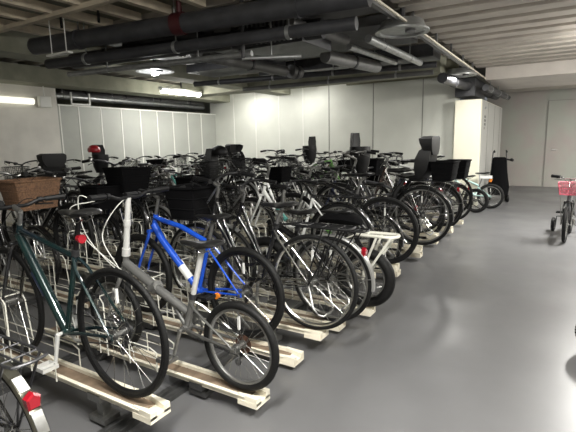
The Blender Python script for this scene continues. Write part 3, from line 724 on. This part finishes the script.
t = place(bike('fold', 'black', r=.26, tr=.044, wb=1.0, bar='swept', rack=M_wirew, rack_bag=M_fabric, gear=(1, .04, M_steel), rimm=M_alu, saddle_h=.80, hh=.98, barm=M_black, reflector=False, wide=1.05), -1.37, 3.47, .10,
      label='small bicycle with very fat black tyres, white rear rack and black bag', group=GA); rail(-1.30, 3.47, .07, 'cream rail under the fat tyred bicycle')
t = place(bike('city', 'white', r=.33, tr=.018, bar='swept', rack=M_black, rimm=M_alu, decal=PAINT['teal'], sw=.10, barm=M_black, reflector=False, fend=PAINT['black']), -1.78, 3.87, .26,
      label='white city bicycle with teal and blue marks on its tube, behind the fat tyred one', group=GA); rail(-1.45, 3.87, .24, 'cream rail under the white bicycle with teal marks')
t = place(bike('mtb', 'black', r=.345, tr=.02, bar='flat', rimm=M_black, fend=None, rack=None, gear=(7, .05, M_steel), fork_m=M_alu, decal=M_sticker, barm=M_alu, saddle_h=.9, reflector=False), -1.49, 4.28, .26,
      label='black bicycle with silver fork legs, its big rear wheel just past the white rack', group=GA); rail(-1.35, 4.28, .24, 'cream rail under the black bicycle with silver fork legs')
t = place(bike('step', 'white', r=.33, tr=.018, bar='swept', rack=M_steel, fend=PAINT['black'], basket=None, band=PAINT['lime'], sw=.10, reflector=False), -1.75, 4.65, .08,
      label='white step through bicycle with a lime green patch, black fenders', group=GA); rail(-1.45, 4.65, .07, 'cream rail under the white step through bicycle')
t = place(bike('city', 'black', r=.345, tr=.019, bar='swept', rack=M_steel, rear_basket=(M_fabric, True, .26, .34, .20), child=M_black, cofs=(.06, .09), rimm=M_alu, sw=.10, reflector=False, fend=PAINT['black']), -1.37, 5.2, .28,
      label='black bicycle with a tall black child seat and rear basket near the pillar end', group=GA); rail(-1.35, 5.15, .24, 'cream rail under the bicycle with the tall child seat')
t = place(bike('city', 'navy', r=.335, tr=.018, bar='swept', rack=M_steel, fend=PAINT['silver'], basket=WB, far=True), -1.8, 5.55, .08,
      label='navy city bicycle with silver fenders just behind the child seat bicycle', group=GA); rail(-1.45, 5.55, .07, 'cream rail under the navy silver fendered bicycle')
t = place(bike('step', 'brown', r=.33, tr=.02, bar='swept', rack=M_alu, fend=PAINT['black'], basket=BAGB, rear_basket=BAGB, far=True), -1.55, 6.85, .20,
      label='brown step through bicycle with black baskets front and rear', group=GA); rail(-1.35, 6.85, .18, 'cream rail under the brown step through bicycle')
t = place(bike('mtb', 'grey', r=.34, tr=.024, bar='flat', rimm=M_black, far=True, gear=(6, .05, M_steel), sus=True), -1.7, 6.4, .08,
      label='dark grey mountain bicycle with a suspension fork near the row end', group=GA); rail(-1.45, 6.4, .07, 'cream rail under the dark grey mountain bicycle')
t = place(bike('step', 'black', r=.34, tr=.018, bar='swept', rack=M_steel, fend=PAINT['black'], front_child=M_black, far=True), -1.62, 5.97, .26,
      label='black bicycle with tall front child seat, next past the navy bicycle', group=GA); rail(-1.35, 5.97, .24, 'cream rail under the bicycle with the tall front child seat')
PROTO = {}
PROTO['mtb'] = bike('mtb', 'black', r=.335, tr=.023, bar='flat', rimm=M_black, far=True, gear=(6, .05, M_steel), spk=20)
PROTO['citywire'] = bike('city', 'silver', r=.335, tr=.018, bar='swept', rack=M_alu, fend=PAINT['silver'], basket=WB, far=True, spk=20, reflector=False)
PROTO['citybag'] = bike('city', 'black', r=.335, tr=.018, bar='swept', rack=M_steel, fend=PAINT['black'], basket=BAGB, far=True, spk=20, reflector=False)
PROTO['child'] = bike('step', 'black', r=.31, tr=.021, bar='swept', rack=M_steel, fend=PAINT['black'], basket=WB, child=M_black, far=True, spk=20, reflector=False)
PROTO['fchild'] = bike('step', 'black', r=.31, tr=.021, bar='swept', rack=M_steel, fend=PAINT['black'], front_child=M_black, far=True, spk=20, reflector=False)
PROTO['road'] = bike('diamond', 'black', r=.34, tr=.014, bar='drop', rimm=M_black, far=True, gear=(7, .05, M_steel), lamp=False, kick=False, spk=20)
PROTO['plain'] = bike('diamond', 'black', r=.34, tr=.017, bar='flat', rimm=M_alu, far=True, gear=(7, .05, M_steel), fend=PAINT['black'], spk=20)
PROTO['fold'] = bike('fold', 'black', r=.25, tr=.022, wb=.98, bar='flat', far=True, spk=20, reflector=False)
PROTO['wicker'] = bike('city', 'black', r=.335, tr=.018, bar='swept', rack=M_steel, fend=PAINT['black'], basket=(M_wick, True, .36, .44, .27), hh=1.15)
PROTO['bigbag'] = bike('city', 'black', r=.335, tr=.018, bar='swept', rack=M_steel, fend=PAINT['black'], basket=(M_fabric, True, .36, .42, .26), hh=1.02, far=True)
used = set()
def far_bike(kind, paint):
    if kind not in used: used.add(kind); t = PROTO[kind]
    else: t = copy_tree(PROTO[kind])
    fr = [c for c in t.children if c.name.split('.')[0] == 'frame'][0]
    for o in [fr, [c for c in t.children if c.name.split('.')[0] == 'fork'][0]]+list(fr.children):
        o.material_slots[0].link = 'OBJECT'; o.material_slots[0].material = PAINT[paint]
    return t
KN = {'mtb': 'mountain bicycle', 'citywire': 'silver fendered city bicycle with black wire basket', 'citybag': 'city bicycle with black soft front basket', 'child': 'step through bicycle with a rear child seat',
      'fchild': 'step through bicycle with a front child seat', 'road': 'drop bar road bicycle', 'plain': 'flat bar bicycle', 'fold': 'small wheeled folding bicycle'}
KS = {'mtb': 'mountain bicycle', 'citywire': 'bicycle with silver fenders and black wire basket', 'citybag': 'bicycle with soft black front basket', 'child': 'bicycle with rear child seat',
      'fchild': 'bicycle with front child seat', 'road': 'drop bar bicycle', 'plain': 'flat bar bicycle', 'fold': 'small wheeled folding bicycle', 'wicker': 'bicycle with brown wicker basket', 'bigbag': 'bicycle with big black soft basket'}
ORD = ['first', 'second', 'third', 'fourth', 'fifth', 'sixth', 'seventh', 'eighth', 'ninth', 'tenth', 'eleventh', 'twelfth', 'thirteenth', 'fourteenth', 'fifteenth', 'sixteenth', 'seventeenth', 'eighteenth', 'nineteenth', 'twentieth', 'twenty first', 'twenty second', 'twenty third', 'twenty fourth']
for i, (k, p) in enumerate((('citybag', 'black'), ('road', 'white'), ('plain', 'navy'))):
    place(far_bike(k, p), -1.62+(.07 if i % 2 else 0), 7.25+i*.42, .08 if i != 1 else .26, yaw=[2, -1, 3][i], label='%s %s, %s from far end of nearest row' % (p, KS[k], ORD[2-i] if i < 2 else 'last'), group=GA)
    rail(-1.42, 7.25+i*.42, .07 if i != 1 else .24, 'cream rail %s from the far end of the nearest row' % ORD[2-i])

# ================================================================== middle row, front wheels towards the nearest row
GB = 'bicycles in the middle rack row'
rowB = [('wicker', 'black'), ('mtb', 'black'), ('citybag', 'black'), ('bigbag', 'navy'), ('citywire', 'black'), ('mtb', 'black'), ('citybag', 'black'), ('citywire', 'brown'), ('fchild', 'black'), ('citywire', 'black'), ('mtb', 'silver'),
        ('road', 'white'), ('citybag', 'olive'), ('child', 'navy'), ('citywire', 'white'), ('plain', 'green'), ('fold', 'silver'), ('fchild', 'black'), ('citywire', 'grey'), ('mtb', 'lime'), ('citybag', 'black'), ('plain', 'black'), ('road', 'grey')]
for i, (k, p) in enumerate(rowB):
    y = 2.42+.355*i; z = .26 if i % 2 else .08
    t = far_bike(k, p)
    face(t, -5.35+random.uniform(-.08, .08), y, z, yaw=random.uniform(-3, 3), lean=random.uniform(-2, 2), label='%s %s, %s from left in middle row' % (p, KS[k], ORD[i]), group=GB)
    rail(-5.6, y, z-.02, 'cream rail %s from the left end of the middle row' % ORD[i], PI)
# wicker basket bicycle at the left edge
# ================================================================== third row along the left wall
GC = 'bicycles in the row before the left partition'
rowC = [('child', 'black'), ('citybag', 'brown'), ('citywire', 'silver'), ('mtb', 'black'), ('fchild', 'grey'), ('road', 'silver'), ('citywire', 'navy'), ('fold', 'white'), ('citybag', 'brown'), ('mtb', 'teal'), ('child', 'white'), ('citywire', 'olive'), ('plain', 'black'), ('fchild', 'navy'), ('citybag', 'grey'), ('mtb', 'navy')]
for i, (k, p) in enumerate(rowC):
    y = 4.1+.40*i
    place(far_bike(k, p), -7.0+random.uniform(-.1, .1), y, .0 if i % 2 else .18, yaw=random.uniform(-4, 4), lean=random.uniform(-2, 2), label='%s %s, %s from left in back row' % (p, KS[k], ORD[i]), group=GC)
    if i % 2 == 0: rail(-6.8, y, .16, 'cream rail under the %s bicycle from the left of the back row' % ORD[i])

# ================================================================== helmets, children's bicycles, folded stroller
def helmet(x, y, z, m, label):
    rr = []
    for (dz, sx, sy) in ((0, .125, .10), (.03, .14, .112), (.07, .135, .108), (.11, .105, .085), (.135, .06, .05), (.142, .01, .01)):
        rr.append([(sx*math.cos(2*PI*j/16), sy*math.sin(2*PI*j/16), dz) for j in range(16)])
    o = MB().loft(rr).build('bicycle_helmet', m); o.location = (x, y, z); tag(o, label, 'helmet')
    v = MB()
    for yy in (-.05, 0, .05): v.tube([(-.09, yy, .10), (-.03, yy, .138-abs(yy)*.4), (.04, yy, .136-abs(yy)*.4), (.09, yy, .10)], .008, 6)
    v.build('helmet_vent', M_black, o); return o
helmet(-7.97, 5.70, 1.385, PAINT['red'], 'red helmet resting on a seat in front of the left partition')
helmet(-4.40, 5.26+.0, 1.33, M_black, 'black round helmet against the left edge of the bright back wall')
# small mint and white bicycle and folded stroller by the pillar
t = place(bike('kid', 'mint', r=.27, tr=.032, wb=.86, bar='flat', rimm=M_alu, knob=False, gear=(1, .03, M_steel), lamp=False, kick=True, hh=.92, saddle_h=.76, reflector=False, barm=M_black), -1.30, 10.45, .0, yaw=6,
      label='small mint and white child bicycle leaning by the white pillar')
MB().loft([[(.10+a*.12, w_*.05, .68+b*.03) for w_, b in ((-1, -1), (1, -1), (1, 1), (-1, 1))] for a in (-1, 1)]).build('chain_case', PAINT['white'], t, smooth=False)
MB().tube([(.02, 0, .58), (-.0, 0, .64)], [.03, .035], 10).build('rear_lamp', M_org, t)
t = place(bike('kid', 'black', r=.25, tr=.03, wb=.8, bar='flat', rimm=M_black, gear=(1, .03, M_steel), lamp=False, hh=.88, saddle_h=.74, barm=M_black, far=True), -1.48, 9.75, .0, yaw=-4,
      label='small black child bicycle beside the mint one, nearer the racks')
t = empty('stroller', (-1.30, 11.75, 0), .25); tag(t, 'black folded stroller standing upright by the white pillar', 'stroller')
b = MB()
rr = []
for (z, sx, sy, oy) in ((.16, .22, .16, 0), (.35, .24, .17, 0), (.60, .20, .13, .01), (.85, .17, .10, .02), (1.02, .15, .06, .03), (1.05, .12, .03, .03)):
    rr.append([(sx*math.cos(2*PI*j/14), oy+sy*math.sin(2*PI*j/14), z) for j in range(14)])
b.loft(rr); b.build('folded_fabric', M_fabric, t)
for s_ in (-1, 1):
    MB().tube(curve([(s_*.20, .05, .10), (s_*.18, .0, .60), (s_*.15, .04, 1.05), (s_*.14, .03, 1.17), (s_*.13, -.04, 1.20), (s_*.13, -.09, 1.18)], 4), .012, 8).build('frame_tube', M_steel, t)
    MB().tube([(s_*.13, -.03, 1.20), (s_*.13, -.11, 1.175)], .02, 8).build('handle', M_black, t)
    for y_ in (-.10, .10): MB().torus((s_*.20, y_, .085), .062, .03, 20, 8, axis='x').cyl((s_*.20-.02, y_, .085), (s_*.20+.02, y_, .085), .045, 14).build('stroller_wheel', M_black, t)
    MB().tube([(s_*.20, -.10, .085), (s_*.18, 0, .30), (s_*.20, .10, .085)], .01, 6).build('fork', M_steel, t)
MB().cyl((.14, .0, 1.0), (.26, -.02, .98), .02, 8).cyl((.24, -.04, .99), (.28, .0, .98), .035, 10).build('cup_holder', M_black, t)
# pink bicycle facing the camera at the right edge
t = face(bike('kid', 'grey', grip=M_black, r=.26, tr=.026, wb=.80, bar='flat', rimm=M_alu, gear=(1, .03, M_steel), lamp=False, hh=.90, saddle_h=.66, basket=(PAINT['pink'], None, .2, .25, .17), barm=M_chrome, fork_m=PAINT['black'], reflector=False), .15, 8.25, .0, yaw=-95,
     label='dark child bicycle with pink basket and training wheels at the right edge')
for s_ in (-1, 1):
    o = MB().torus((0, s_*.23, .115), .088, .028, 24, 8).cyl((0, s_*.21, .115), (0, s_*.25, .115), .06, 14).build('training_wheel', M_black, t)
    MB().tube([(0, s_*.07, .26), (0, s_*.19, .25), (0, s_*.20, .115)], .008, 6).build('training_arm', M_steel, o)
t = place(bike('kid', 'red', r=.15, tr=.026, wb=.56, bar='flat', rimm=M_alu, gear=(1, .025, M_steel), lamp=False, hh=.55, saddle_h=.42, reflector=False, knob=True, kick=False), .86, 3.62, .0,
     label='tiny red child bicycle with knobby tyres cut off by the right edge')
